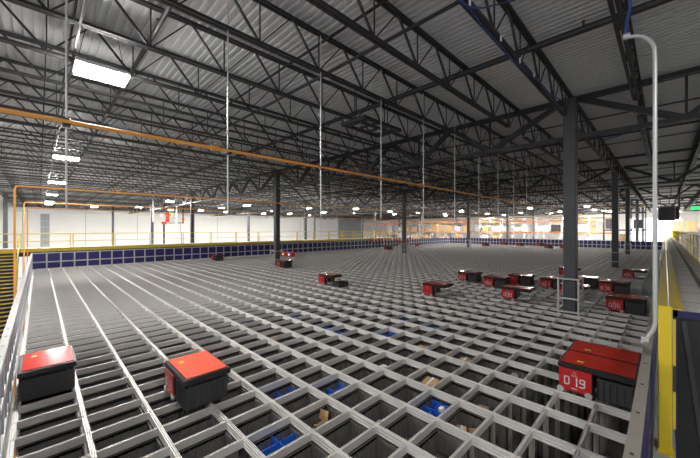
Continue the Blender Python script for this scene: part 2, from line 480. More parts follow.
robot(K(16), J(13.2), 'red robot alone left of the robot cluster, bin well empty', None, bin_=False)
robot(K(22), J(14.3), 'leftmost red robot of the cluster before the near column', '011', bin_=True, blabel='grey bin under leftmost robot of the cluster')
robot(K(21), J(11.2), 'red robot numbered 052 at left of the cluster', '052', blabel='grey bin carried by robot 052')
robot(K(23), J(10.0), 'red robot half hidden behind robot 030', None, blabel='grey bin under the robot behind 030')
robot(K(18), J(8.15), 'red robot numbered 030 at front of the cluster, empty below lid', '030', bin_=False)
robot(K(23), J(7.35), 'red robot numbered 021 left of the near column', '021', blabel='grey bin carried by robot 021')
robot(K(30), J(7.9), 'red robot furthest back behind the near column', None, bin_=False)
robot(K(21), J(5.5), 'red robot right behind the near column cage, empty below lid', '031', bin_=False)
robot(K(25), J(5.6), 'red robot between the near column and robot 013', None, blabel='grey bin under robot between near column and 013')
robot(K(24), J(3.42), 'red robot numbered 013 right of the near column', '013', blabel='grey bin carried by robot 013')
robot(K(19), J(2.25), 'red robot numbered 006 at the right border', '006', blabel='grey bin carried by robot 006')
robot(K(32), J(2.75), 'red robot at the right border behind robot 013', '005', bin_=False)
robot(K(14), J(22.9), 'red robot alone in mid grid beside a lowered bin', None, bin_=False)
tag(inst(binc,'storage_bin',None,(U0+14.5*PU, V0+20.5*PV, -.12)), 'dark bin half raised out of the grid beside the lone mid-grid robot', 'bin')
robot(K(17), J(37.1), 'red robot under the lamp box of the left column', None, bin_=True, detail=True, blabel='grey bin under robot at the left column')
robot(K(15), J(52.8), 'red robot far left near the back fence', None, blabel='grey bin under the far left robot')
robot(K(45), J(49.7), 'small red robot far back before the red charger row', None, blabel='grey bin under robot before the charger row')
robot(K(70), J(39.2), 'red robot far back right of the far column', None, bin_=True, detail=False, blabel='grey bin under robot right of far column')
robot(K(78), J(37.5), 'red robot far back, second right of the far column', None, bin_=True, detail=False, blabel='grey bin under second robot right of far column')
robot(K(76), J(32.0), 'red robot far back, third right of the far column', None, bin_=True, detail=False, blabel='grey bin under third robot right of far column')
robot(K(78), J(27.3), 'red robot far back, fourth right of the far column', None, bin_=True, detail=False, blabel='grey bin under fourth robot right of far column')
robot(K(70), J(22.5), 'red robot far back, fifth right of the far column', None, bin_=True, detail=False, blabel='grey bin under fifth robot right of far column')
robot(K(72), J(19.5), 'dark-sided robot left of near column at far fence', None, bin_=False, detail=False)
robot(K(78), J(61.0), 'red robot far back left of the far column at the corner', None, bin_=True, detail=False, blabel='grey bin under robot at the far corner')
robot(K(58), J(52.5), 'red robot beside the second column below charger row', None, bin_=False, detail=False)

# ================================================================ BORDER FENCES
FH, FM = 1.09, .46
def fence(axis, a0, n, pitch, lat, label, face, cap_w=.06, panels=True, capmat='post'):
    o = tag(empty('border_fence', (a0,lat,0) if axis == 'x' else (lat,a0,0)), label, 'fence', 'aluminium border fences around the grid')
    L = n*pitch
    def bx(l0,l1,w0,w1,z0,z1,b): b.box((l0,w0,z0),(l1,w1,z1)) if axis == 'x' else b.box((w0,l0,z0),(w1,l1,z1)); return b
    bx(-.03,L+.03,-cap_w/2,cap_w/2,FH-.06,FH,MB()).build('top_rail', M[capmat], o)
    bx(-.03,L+.03,-.025,.025,FM-.04,FM+.04,MB()).build('mid_rail', M['post'], o)
    bx(-.03,L+.03,-.03,.03,-.12,.02,MB()).build('bottom_rail', M['post'], o)
    bolts = MB()
    for i in range(0, n, 1):
        l = (i+.5)*pitch; bx(l-.012,l+.012,-.012,.012,FH,FH+.004,bolts)
    tag(bolts.build('bolt_head', M['dark'], o), kind='stuff')
    pm = bx(-.04,.04,-.025,.025,-.14,FH-.05,MB()).mesh('post', M['post'])
    p1 = bx(.02,pitch-.02,-.006,.006,.03,FM-.03,MB()).mesh('panel', M['navy'])
    p2 = bx(.02,pitch-.02,-.006,.006,FM+.03,FH-.06,MB()).mesh('panel', M['navy'])
    rest = MB(); cnt = 0
    for i in range(n+1):
        loc = (i*pitch,0,0) if axis == 'x' else (0,i*pitch,0)
        inst(pm, 'post', o, loc)
    for i in range(n):
        loc = (i*pitch,face*.012,0) if axis == 'x' else (face*.012,i*pitch,0)
        for zi, pmx in enumerate((p1,p2)):
            if cnt < 100: inst(pmx, 'panel', o, loc); cnt += 1
            else:
                z0, z1 = (.03,FM-.03) if zi == 0 else (FM+.03,FH-.06)
                bx(i*pitch+.02,(i+1)*pitch-.02,face*.012-.006,face*.012+.006,z0,z1,rest)
    if rest.v: tag(rest.build('panel', M['navy'], o), kind='stuff')
    return o
fence('y', 2.0, 53, PV, -.35, 'aluminium fence with navy panels along the left border of the grid', -1, .09, capmat='capgrey')
fence('x', U0-.1, 80, PU, VE+.08, 'aluminium fence with navy panels along the back left of the grid', 1)
fence('y', V0, 57, PV, UE+.08, 'aluminium fence with navy panels closing the far right end of grid', 1)
fence('x', 1.2, 78, PU, .165, 'tan-capped border fence along the right side of the grid', -3, .085, capmat='tan')

# ================================================================ COLUMNS
JT = 7.08                                   # top of joists
cm = MB(); cm.bevbox((-.175,-.175,0),(.175,.175,6.95-ZF), .02)
cmesh = cm.mesh('shaft', M['column'])
capm = MB().box((-.19,-.19,6.93-ZF),(.19,.19,6.97-ZF)).mesh('cap_plate', M['joist'])
basem = MB().box((-.3,-.3,0),(.3,.3,.04)).mesh('base_plate', M['joist'])
cname = {(0,0):'dark steel building column nearest the camera, caged inside the grid',
 (1,0):'dark steel column second along the right side of the grid',
 (2,0):'dark steel column third along the right side of the grid',
 (0,1):'dark steel column with red lamp box at its foot',
 (1,1):'dark steel column before the red charger row',
 (2,1):'dark steel column at right of grid centre before the far racks'}
for a, u in enumerate(CU):
    for c_, v in enumerate(CV):
        lab = cname.get((a,c_), f'slim far steel column, {nth(c_+1)} row from the right, {nth(a+1)} column deep')
        v += (0,.25,.6,.6,.6)[a] if c_ == 0 else 0
        o = tag(empty('building_column', (u,v,ZF)), lab, 'column', 'steel building columns')
        inst(cmesh,'shaft',o); inst(capm,'cap_plate',o); inst(basem,'base_plate',o)
tag(MB().bevbox((-.15,-.15,0),(.15,.15,6.9-ZF), .02).build('building_column', M['column'], None, (9.6,71.5,ZF)), 'thin steel column standing closest to the white wall at left', 'column', 'steel building columns')
tag(MB().bevbox((-.2,-.2,0),(.2,.2,6.9-ZF), .02).build('building_column', M['column'], None, (-2.9,56.2,ZF)), 'steel column at the left edge beyond the stairs', 'column', 'steel building columns')
def cage(u, v, label, hu=.36, hv=.27):
    o = tag(empty('column_cage', (u,v,0)), label, 'cage', 'aluminium cages around the columns')
    for x in (-hu,hu):
        for y in (-hv,hv): MB().box((x-.025,y-.025,-.12),(x+.025,y+.025,FH)).build('post', M['post'], o)
    for nm, z in (('top_rail',FH),('mid_rail',FM),('bottom_rail',.03)):
        b = MB()
        for s in (-1,1):
            b.box((-hu,s*hv-.022,z-.05),(hu,s*hv+.022,z)); b.box((s*hu-.022,-hv,z-.05),(s*hu+.022,hv,z))
        b.build(nm, M['post'], o)
cage(12.45,2.2,'aluminium cage around the foot of the nearest column')
cage(28.45,2.45,'aluminium cage around the second column on the right')
cage(44.45,2.8,'aluminium cage around the third column on the right')
cage(12.45,20.2,'aluminium cage around the column with red lamp box')
cage(28.45,20.2,'aluminium cage around the column before the charger row')
cage(44.45,20.2,'aluminium cage around the column before the far racks')
# red lamp box at the left column
o = tag(empty('lamp_box', (12.6,19.15,0)), 'red box with green and blue lights on thin posts beside left column', 'control box')
MB().bevbox((-.15,-.85,.72),(.15,.65,1.04), .02).build('housing', M['red'], o)
for y in (-.8,-.3,.6): MB().box((-.02,y-.02,0),(.02,y+.02,.74)).build('stand_post', M['post'], o)
MB().tube([(-.15,.22,.88),(-.165,.22,.88)], .07, 12).build('green_light', M['greenled'], o)
MB().tube([(-.15,-.52,.88),(-.165,-.52,.88)], .08, 12).build('blue_light', M['blueled'], o)

# ================================================================ CHARGER ROW
chp = tag(empty('charging_station', (0,0,0)), '', 'charger', 'red charging stations along the back fence')
MB().box((-.05,-.05,-.0),(.05,.05,1.0)).build('mount_post', M['post'], chp)
MB().bevbox((-.13,-.30,.92),(.13,.05,1.24), .03).build('housing', M['red'], chp)
MB().box((.20,-.31,.92),(.34,-.02,1.2)).build('contact_arm', M['white'], chp)
for i in range(15):
    o = chp if i == 0 else copy_tree(chp)
    o.location = (33.2+i*PU, VE-.12, 0)
    o['label'] = f'red charging station on the back fence, {nth(i+1)} from the left of the row'
for i in range(3):
    o = copy_tree(chp); o.location = (30.0+i*.75, 22.0, 0)
    o['label'] = f'red charging station right of the second left column, {nth(i+1)} from left'

# ================================================================ ROOF STEEL
JS = 18/11.0; JD = .88; BAY = 16.0
bays = [12.45+BAY*k for k in range(-1,5)]           # starts of bays
def joist_parts():
    L = BAY-.06; n = 11; p = L/n; H = JD
    parts = []
    b = MB(); b.box((0,-.065,H-.055),(L,-.012,H)); b.box((0,.012,H-.055),(L,.065,H)); parts.append(('top_chord', b))
    b = MB(); b.box((p*.6,-.07,0),(L-p*.6,-.012,.05)); b.box((p*.6,.012,0),(L-p*.6,.07,.05)); parts.append(('bottom_chord', b))
    for i in range(n):
        x0 = i*p; xm = x0+p/2; x1 = x0+p
        parts.append(('web_diagonal', MB().bar((x0+.02,0,H-.03),(xm,0,.03), .042, .04)))
        parts.append(('web_diagonal', MB().bar((xm,0,.03),(x1-.02,0,H-.03), .024, .022)))
        parts.append(('web_vertical', MB().bar((xm,0,.03),(xm,0,H-.03), .024, .022)))
    return parts
JP = joist_parts()
JPM = [(nm, b.mesh(nm, M['joist'])) for nm, b in JP]
allb = MB()
for nm, b in JP:
    n0 = len(allb.v); allb.v += b.v; allb.f += [[i+n0 for i in f] for f in b.f]; allb.m += b.m
JALL = allb.mesh('roof_joist', M['joist'])
for bi, bu in enumerate(bays):
    for k in range(-4, 45):
        v = 2.2+k*JS
        if v > WV-1.8: continue
        near = (bi == 0 and -1 <= k <= 8) or (bi == 1 and 0 <= k <= 3)
        side = 'on the near column line' if k == 0 else (f'{nth(k)} left of the near column line' if k > 0 else f'{nth(-k)} right of the near column line')
        lab = f'dark open-web roof joist, {nth(bi+1)} bay deep, {side}'
        xs = [proj(bu+t*BAY/12, v, JT) for t in range(13)]+[proj(bu+t*BAY/12, v, JT-JD) for t in range(13)]
        if not any(-5 < x < 705 and -5 < y < 460 and d > .3 for x, y, d in xs): continue
        if near:
            o = empty('roof_joist', (bu+.03, v, JT-JD))
            for nm, me in JPM: inst(me, nm, o)
        else:
            o = inst(JALL, 'roof_joist', None, (bu+.03, v, JT-JD))
        tag(o, lab, 'roof joist', 'open-web roof joists')
# joist girders along v at the column lines
GS = 18.0
GT, GB = 6.98-.0, 5.62
def girder_mb():
    b = {}
    L = GS-.42; n = 11; p = L/n
    t = MB(); t.box((-.12,0,1.23),(-.015,L,1.36)); t.box((.015,0,1.23),(.12,L,1.36)); b['top_chord'] = t
    t = MB(); t.box((-.11,0,0),(-.015,L,.11)); t.box((.015,0,0),(.11,L,.11)); b['bottom_chord'] = t
    w = []
    bot = [p*(1.5+2*i) for i in range(5)]
    tops = [0]+[p*(2.5+2*i) for i in range(4)]+[L]
    for i in range(5):
        w.append(('web_diagonal', MB().bar((0,tops[i]+.02,1.28),(0,bot[i],.06), .17, .14, up=(1,0,0))))
        w.append(('web_diagonal', MB().bar((0,bot[i],.06),(0,tops[i+1]-.02,1.28), .17, .14, up=(1,0,0))))
        w.append(('web_vertical', MB().bar((0,bot[i],.06),(0,bot[i],1.28), .06, .06)))
    return b, w
gb, gw = girder_mb()
GM = [(nm, x.mesh(nm, M['joist'])) for nm, x in list(gb.items())+gw]
for a, u in enumerate([-3.55]+CU):
    for c_, v in enumerate([-15.8]+CV):
        xs = [proj(u, v+t*1.5, 6.3) for t in range(13)]
        if not any(-5 < x < 705 and -5 < y < 460 and d > .3 for x, y, d in xs): continue
        if u < 0: continue
        o = tag(empty('joist_girder', (u, v+.21, GB)), f'deep dark roof girder on the {nth(a)} column line, {nth(c_+1)} span from the right', 'roof girder', 'joist girders between the columns')
        if c_ == 1 and a >= 2:
            sh = (0,.25,.6,.6,.6)[a-1]; o.location.y += sh; o.scale.y = (GS-.42-sh)/(GS-.42)
        for nm, me in GM: inst(me, nm, o)
# bridging rods and sprinkler mains running along v
def bridging(u, label):
    o = tag(empty('roof_bridging', (u,-6,0)), label, 'bridging', 'bridging angles across the joists')
    MB().box((-.02,0,JT-.10),(.02,WV+4.5,JT-.055)).build('upper_angle', M['joist'], o)
    MB().box((-.02,0,JT-JD-.0),(.02,WV+4.5,JT-JD+.05)).build('lower_angle', M['joist'], o)
n = 0
for base in (-3.55, 12.45, 28.45, 44.45, 60.45, 76.45):
    for off in ((3.0, 8.2) if base > 0 else (4.05, 8.2)):
        n += 1; bridging(base+off, f'dark bridging angle crossing the joists, {nth(n)} line out from the camera')
def sprinkler(u, z, r, label, heads=True):
    o = tag(empty('sprinkler_pipe', (u,-6,z)), label, 'sprinkler pipe', 'sprinkler pipes under the roof')
    MB().tube([(0,0,0),(0,WV+4.5,0)], r, 8).build('pipe', M['joist'], o)
    if heads:
        for i in range(24):
            v = 1.2+i*3.0
            MB().tube([(0,v,r),(0,v,r+.09)], .02, 6).tube([(0,v,r+.09),(0,v,r+.10)], .035, 8).build('sprinkler_head', M['copper'], o)
n = 0
for base in (-3.55, 12.45, 28.45, 44.45, 60.45):
    for off, z, r in ((5.25, JT-.32, .05), (11.6, JT-.24, .075)):
        n += 1; sprinkler(base+off, z, r, f'dark sprinkler pipe below the joists, {nth(n)} line out from the camera')

# ================================================================ LAMPS
fx = MB(); fx.bevbox((-.46,-.345,.0),(.46,.345,.09), .02); fxm = fx.mesh('housing', M['fixture'])
dfm = MB().box((-.44,-.325,-.03),(.44,.325,.0)).mesh('diffuser', M['lamp'])
dff = MB().box((-.36,-.24,-.02),(.36,.24,.0)).mesh('diffuser', M['lampfar'])
wrm = [MB().bar((sx,0,.09),(sx*.6,0,1.0), .012).mesh('hanging_wire', M['joist']) for sx in (-.42,.42)]
fx2 = MB(); fx2.bevbox((-.38,-.26,.0),(.38,.26,.08), .02); fxm2 = fx2.mesh('housing', M['fixture'])
LZ = 6.02
LK = (LZ-CAMZ)/(6.55-CAMZ)
lamps = [(1.12,9.95,'nearest and brightest, at upper left')] + [(1.05,v,f'{nth(i+2)} of the row at upper left') for i, v in enumerate((23.0,35.6,49.0,62.0,67.5))]
lamps += [(13.0,49.0,'above the dark pipe frame, back left'),(12.6,66.0,'left of the pipe frame near white wall'),(24.2,48.4,'above back fence, left of left column'),
 (24.0,68.5,'close to white wall, left of left column'),(23.6,57.2,'second above white wall left of left column'),(35.3,46.5,'right of left column above mezzanine'),
 (45.0,67.0,'right of left column near white wall'),(36.0,60.0,'between left column and second column near wall'),(43.3,42.0,'left of second column'),(55.2,43.0,'just left of second column'),
 (56,55,'far behind second column'),(47,56,'behind mezzanine railing end'),(64.3,41.6,'right of second column'),(66.5,31.8,'left of far column over racks'),(73.4,39.5,'far over the left racks'),
 (79.9,31.6,'right of far column over racks'),(81.7,24.3,'over the middle racks'),(65.5,17.9,'brightest over the middle racks'),(81.8,16.4,'left of near column over racks'),
 (66.5,9.4,'right of near column, leftmost of four'),(79.5,10.1,'right of near column, second of four'),(85.4,9.1,'right of near column, third of four'),(89.6,8.6,'right of near column, fourth of four'),
 (84.1,1.1,'right of the white pole above walkway'),(90,20,'furthest over the middle racks'),(90,31,'furthest over the left racks'),(66,50,'far back corner'),(100,-2.4,'furthest right beyond the white pole'),(101,3.5,'furthest, left of the white pole'),(6.8,70,'close to white wall, left of pipe frame'),(19,71,'close to white wall, right of pipe frame'),(30.5,71,'close to white wall, behind left column'),(40,71,'close to white wall, centre'),(54,71,'close to white wall end'),(84,45,'furthest in the back corner')]
for i, (u, v, w) in enumerate(lamps):
    u *= LK; v *= LK
    o = tag(empty('ceiling_lamp', (u, v, LZ)), f'white hanging panel lamp, {w}', 'ceiling lamp', 'hanging panel lamps')
    inst(fxm if i < 3 else fxm2,'housing',o); inst(dfm if i < 3 else dff,'diffuser',o)
    for me in wrm: inst(me,'hanging_wire',o)

# ================================================================ ORANGE PORTALS
PZ = 4.05
for i, (v, u1) in enumerate(((5.4,58.0),(14.5,58.0),(23.0,58.0),(29.52,58.0))):
    w = ['nearest, its bar crossing the whole photo','second, its left post beside the stairs','third, behind the second','furthest, at the back fence'][i]
    o = tag(empty('orange_portal_frame', (-.55,v,0)), f'orange pipe portal over the grid, {w}', 'portal frame', 'orange portal frames over the grid')
    MB().tube([(0,0,ZF),(0,0,PZ-.1),(.03,0,PZ-.02),(.12,0,PZ),(u1,0,PZ)], .029, 8).build('bar', M['orange'], o)
    b = MB()
    for x in (2.6,9.0,20.0): b.tube([(x,0,PZ),(x+.12,0,PZ)], .045, 8)
    b.build('coupling', M['orange'], o)
    MB().box((-.1,-.1,ZF),(.1,.1,ZF+.02)).build('base_plate', M['orange'], o)
for i in range(10):
    u = .25+2.13*i; v = 5.48
    o = tag(empty('drop_pole', (u,v,0)), f'thin white pole hanging from the roof at the near orange bar, {nth(i+1)} from left', 'hanging pole', 'white poles hanging along the near orange bar')
    MB().tube([(0,0,2.95),(0,0,JT)], .013, 6).build('pole', M['rod'], o)
    MB().bevbox((-.04,-.10,PZ-.05),(.04,.03,PZ+.05), .01).build('clamp', M['black'], o)

# ================================================================ MEZZANINE ON THE LEFT
MZ = 1.28; MV0, MV1 = VE+.45, VE+4.2; MU0, MU1 = -9.0, 40.8
o = tag(empty('mezzanine_walkway', (MU0, MV0, 0)), 'long raised walkway with yellow edge behind the back left fence', 'walkway')
MB().box((0,.02,MZ-.1),(MU1-MU0,MV1-MV0,MZ)).build('deck', M['walk'], o)
MB().box((0,-.04,MZ-.14),(MU1-MU0,.02,MZ+.10)).build('toe_board', M['yellow'], o)
MB().box((0,0,MZ-.42),(MU1-MU0,.1,MZ-.14)).build('edge_beam', M['navysteel'], o)
for i in range(9):
    MB().box((i*6+.1,.3,ZF),(i*6+.3,.5,MZ-.12)).build('support_post', M['navysteel'], o)
L = 2.38
def railing(loc, rz, label, infill=False, L=L, group='yellow railings'):
    o = tag(empty('safety_railing', loc, rz), label, 'railing', group)
    for x in ((.05,) if infill else (.05, L-.05)): MB().box((x-.025,-.025,0),(x+.025,.025,1.07)).build('post', M['yellow'], o)
    MB().tube([(0,0,1.07),(L,0,1.07)], .026, 8).build('top_rail', M['yellow'], o)
    MB().tube([(.05,0,.56),(L-.05,0,.56)], .024, 8).build('mid_rail', M['yellow'], o)
    if infill: MB().box((0,-.01,.0),(L,.01,.05)).build('toe_board', M['yellow'], o)
    return o
for i in range(20):
    u = -5.6+i*2.42
    if u+L > MU1+.5: break
    railing((u, MV0+.06, MZ), 0, f'yellow railing section on the mezzanine edge, {nth(i+1)} from the left', group='yellow railing sections on the mezzanine')
for i in range(5):
    railing((29.0+i*2.42, MV1-.1, MZ), 0, f'yellow railing section along the mezzanine rear, {nth(i+1)} from the left', group='yellow railing sections on the mezzanine')
# stairs
SU0, SU1 = -2.9, -.95; SV1 = VE+.2
o = tag(empty('steel_staircase', (SU0, SV1, ZF)), 'steel staircase with yellow treads at the far left outside the fence', 'staircase')
ns = 34
for i in range(ns):
    z = MZ-ZF-(i+.5)*.19; y = -(i+.5)*.235
    if z < .1: break
    t = MB().box((.06,y-.16,z-.05),(SU1-SU0-.06,y+.12,z)).build('tread', M['navysteel'], o)
    MB().box((.06,y-.11,z-.21),(SU1-SU0-.06,y-.095,z-.04)).build('riser', M['navysteel'], t)
    MB().box((.06,y-.175,z-.055),(SU1-SU0-.06,y-.115,z+.004)).build('nosing', M['yellow'], t)
zt = MZ-ZF; run = ns*.235; drop = ns*.19
for x in (0, SU1-SU0):
    MB().bar((x,0,zt-.05),(x,-run,zt-drop-.05), .05, .28).build('stringer', M['navysteel'], o)
    MB().tube([(x,.0,zt+1.0),(x,-run,zt-drop+1.0)], .03, 8).build('handrail', M['yellow'], o)
    MB().tube([(x,.0,zt+.5),(x,-run,zt-drop+.5)], .025, 8).build('mid_rail', M['yellow'], o)
    for q in range(0, ns, 6):
        MB().box((x-.025,-q*.235-.025,zt-q*.19),(x+.025,-q*.235+.025,zt-q*.19+1.0)).build('rail_post', M['yellow'], o)

# ================================================================ WALKWAY ON THE RIGHT
WZ = 1.40; WN, WF = 7.0, 88.0
o = tag(empty('service_walkway', (WN, 0, 0)), 'narrow grey service walkway with yellow edge strips along the right side', 'walkway')
MB().box((0,-.90,WZ-.08),(WF-WN,-.19,WZ)).build('deck', M['walk'], o)
b = MB(); x = 1.0
while x < 70: b.box((x,-.9,WZ),(x+.025,-.2,WZ+.002)); x += 1.2
tag(b.build('board_seam', M['groove'], o), kind='stuff')
MB().box((0,-.60,WZ),(WF-WN,-.52,WZ+.012)).build('cable_track', M['groove'], o)
MB().box((0,-.19,WZ-.10),(WF-WN,-.05,WZ+.04)).build('toe_board', M['yellow'], o)
MB().box((0,-.035,WZ-.22),(WF-WN,.095,WZ+.0)).build('edge_strip', M['yellow'], o)
for x in (8, 20, 34, 50, 66): MB().box((x,-.8,ZF),(x+.2,-.6,WZ-.08)).build('support_post', M['navysteel'], o)
# its navy end frame
e = tag(empty('steel_gateway', (WN-.05, 0, 0)), 'navy steel frame with black infill at the near end of right walkway', 'gateway')
MB().box((-.05,-.135,ZF),(.05,-.085,WZ+.02)).build('post', M['navysteel'], e)
MB().box((-.05,-1.6,WZ-.07),(.05,-.085,WZ+.02)).build('top_beam', M['navysteel'], e)
MB().box((-.01,-1.6,ZF),(.01,-.13,WZ-.06)).build('infill_panel', M['black'], e)
MB().bar((-.03,-.20,WZ-.12),(-.03,-.46,-1.2), .05, .03).build('brace', M['dark'], e)
# yellow gate post with its base plate on a small ledge
g = tag(empty('guard_post', (5.35,-.005,0)), 'tall yellow guard post with base plate beside the right border fence', 'post')
MB().bevbox((-.04,-.055,0),(.04,.065,1.75), .01).build('shaft', M['yellow'], g)
MB().box((-.09,-.075,0),(.09,.07,.02)).build('base_plate', M['yellow'], g)
MB().box((.0,-.085,.3),(.03,-.06,1.6)).build('side_flange', M['yellow'], g)
MB().box((-.02,-.085,.75),(.02,-.06,1.05)).build('bracket', M['dark'], g)
tag(MB().box((3.2,-.09,-.35),(7.0,.10,0)).build('ledge', M['wallgrey']), 'grey ledge under the yellow guard post', 'ledge')
# right railing
for i in range(29):
    u = 16.0+i*2.42
    railing((u,-.90,WZ), 0, f'yellow railing section right of the grey walkway, {nth(i+1)} from the near end', True, group='yellow railing sections on the right walkway')
tag(MB().box((86,-.9,WZ),(86.06,-.2,WZ+.12)).build('end_gate', M['yellow']), 'low yellow gate closing the far end of right walkway', 'gate')
# navy panel fence beyond the walkway
o = tag(empty('panel_fence', (40,-2.2,0)), 'navy panel fence beyond the right walkway railing', 'fence')
for i in range(20):
    MB().box((i*1.5+.04,-.02,1.3),(i*1.5+1.46,.02,2.35)).build('panel', M['navy'], o)
    MB().box((i*1.5-.03,-.03,ZF),(i*1.5+.03,.03,2.4)).build('post', M['post'], o)
# gooseneck pole
p = []
U = 6.1
for x, y in ((645,352),(646,341),(648.5,336),(653.5,330),(655.2,324),(655,200),(655,60)): p.append(onu(x,y,U))
for t in range(1,8):
    a = math.pi/2*t/7; p.append(onu(655-17*(1-math.cos(a)), 52-16*math.sin(a), U))
p.append(onu(625,37,U))
o = tag(empty('gooseneck_pole', (U, p[0].y, FH)), 'tall silver gooseneck pole with bent foot at the right border fence', 'pole')
q = [Vector((0, a.y-p[0].y, a.z-FH)) for a in p]
MB().tube(q, .026, 10).build('pole', M['pole'], o)
MB().tube([q[-1]+Vector((0,.02,0)), q[-1]+Vector((0,-.06,0))], .045, 10).build('end_fitting', M['pole'], o)
MB().box((-.05,-.04,-.02),(.05,.04,.06)).build('foot_bracket', M['post'], o)
pe = p[-1]
tag(MB().tube([pe, onu(627,22,6.1), onu(630,8,6.0), onu(631,-12,5.9)], .02, 6).build('power_cable', M['bluecable']), 'blue cable rising from the hook of the gooseneck pole', 'cable')
# blue cable looped along the joist beside the near column
pts = [(455,-8),(464,3),(472,12),(484,29),(500,44),(510,58),(520,65),(530,75),(538,80),(548,92),(560,100)]
tag(MB().tube([onv(x,y,2.03) for x,y in pts], .013, 6).build('power_cable', M['bluecable']), 'blue cable looped along the joist before the near column', 'cable')
pts = [(452,-6),(462,3),(470,7),(482,8),(496,5),(514,0),(530,-6)]
tag(MB().tube([onv(x,y,1.98) for x,y in pts], .013, 6).build('power_cable', M['bluecable']), 'blue cable swagging across the top edge of the photo', 'cable')
pts = [(578,128),(590,136),(604,140),(618,136),(630,131),(638,126),(640,116)]
tag(MB().tube([onu(x,y,16.0) for x,y in pts], .025, 6).build('power_cable', M['bluecable']), 'blue cable swagging right behind the near column', 'cable')
for i,(x,y) in enumerate(((470,5),(501,40),(520,62),(534,77))):
    a = onv(x,y,2.03)
    tag(MB().box((-.012,-.012,-.02),(.012,.012,.08)).build('cable_hook', M['white'], None, a), f'white cable hook on the blue joist cable, {nth(i+1)} from the left', 'hook', 'white hooks on the blue cable')
a = onv(489,48,3.15); c2 = onv(490.5,73,3.15)
tag(MB().bar(a,c2,.025,.01).build('warning_ribbon', M['orange']), 'short orange ribbon hanging from a joist at upper right', 'ribbon')

# ================================================================ FAR LEFT DETAILS
# black pipe frame with red and yellow valve
pv = 47.0
P0 = onv(164,250,pv); P1 = onv(164,223,pv); P2 = onv(183,223,pv); P3 = onv(183,196,pv)
o = tag(empty('sprinkler_riser', (P0.x,pv,ZF)), 'dark bent pipe frame carrying red and yellow valve before the white wall', 'pipe')
rel = lambda a: Vector(a)-Vector((P0.x,pv,ZF))
MB().tube([(0,0,0), rel(P1), rel(P2), rel(P3), (rel(P3).x,0,JT-ZF)], .11, 8).build('pipe', M['black'], o)
a = rel(P1)
MB().tube([a+Vector((-.25,0,0)), a+Vector((.25,0,0))], .17, 10).build('coupling', M['redlid'], o)
a2 = rel(onv(183,219,pv)); MB().tube([a2+Vector((0,0,-.2)), a2+Vector((0,0,.2))], .17, 10).build('coupling', M['lidorange'], o)
a = rel(onv(167.5,222,pv)); z1 = rel(onv(167.5,212.5,pv)).z
vb = MB(); vb.tube([(a.x,0,a.z),(a.x,0,a.z+.35)], .24, 10); vb.tube([(a.x,0,a.z+.35),(a.x,0,z1-.3)], .2, 10); vb.tube([(a.x-.1,0,z1-.35),(a.x-.1,0,z1)], .26, 10)
vb.build('valve_body', M['redlid'], o)
MB().tube([(a.x+.45,0,z1-.4),(a.x+.6,0,z1-.1)], .22, 10).build('hand_wheel', M['yellow'], o)
MB().bevbox((a.x-.85,-.2,z1-.65),(a.x-.45,.2,z1-.15), .1).build('gauge_box', M['paper'], o)
# white pipes hanging there
for i,(x,y0,y1) in enumerate(((153,202,222),(176.5,190,224))):
    t0, t1 = onv(x,y0,pv-.8), onv(x,y1,pv-.8)
    tag(MB().tube([(t0.x,pv-.8,JT-.05),(t0.x,pv-.8,t1.z)], .09, 8).build('hanging_pipe', M['rod']), ['white vertical pipe left of the dark pipe frame','white vertical pipe above the dark pipe frame'][i], 'pipe')
# white duct high along the wall
o = tag(empty('air_duct', (-4,74.42,6.0)), 'long white round duct high along the white wall', 'duct')
MB().tube([(0,0,0),(70,0,0)], .48, 14).build('duct_body', M['duct'], o)
for i in range(12): MB().tube([(i*6,0,0),(i*6+.15,0,0)], .53, 14).build('duct_joint', M['duct'], o)
# dark tray near the left lamp
A = onv(-20,97,13.0); Bp = onv(108,115.5,13.0)
o = tag(empty('cable_tray', (A.x,13.0,6.05)), 'dark heavy cable tray above the near orange bar at left', 'tray')
MB().box((-3,-.14,-.12),(Bp.x-A.x,.14,.06)).build('tray_body', M['joist'], o)
for x in (-1.5, 0, 1.5): 
    if x < Bp.x-A.x: MB().bar((x,0,.06),(x,0,JT-6.05), .02).build('hanger', M['joist'], o)
# flat dark grille hanging above the grid centre
a = onz(372,129,5.9)
o = tag(empty('hanging_grille', (a.x,a.y,5.9)), 'flat dark louvred panel hanging under the roof in the upper centre', 'grille')
MB().box((-.9,-.5,0),(.9,-.42,.1)).box((-.9,.42,0),(.9,.5,.1)).box((-.9,-.42,0),(-.82,.42,.1)).box((.82,-.42,0),(.9,.42,.1)).build('frame', M['joist'], o)
for i in range(4): MB().box((-.72+i*.42,-.43,.02),(-.6+i*.42,.43,.05)).build('louvre', M['dark'], o)
for sx in (-.8,.8): MB().bar((sx,0,.1),(sx,0,JT-5.9-.1), .02).build('hanger', M['joist'], o)

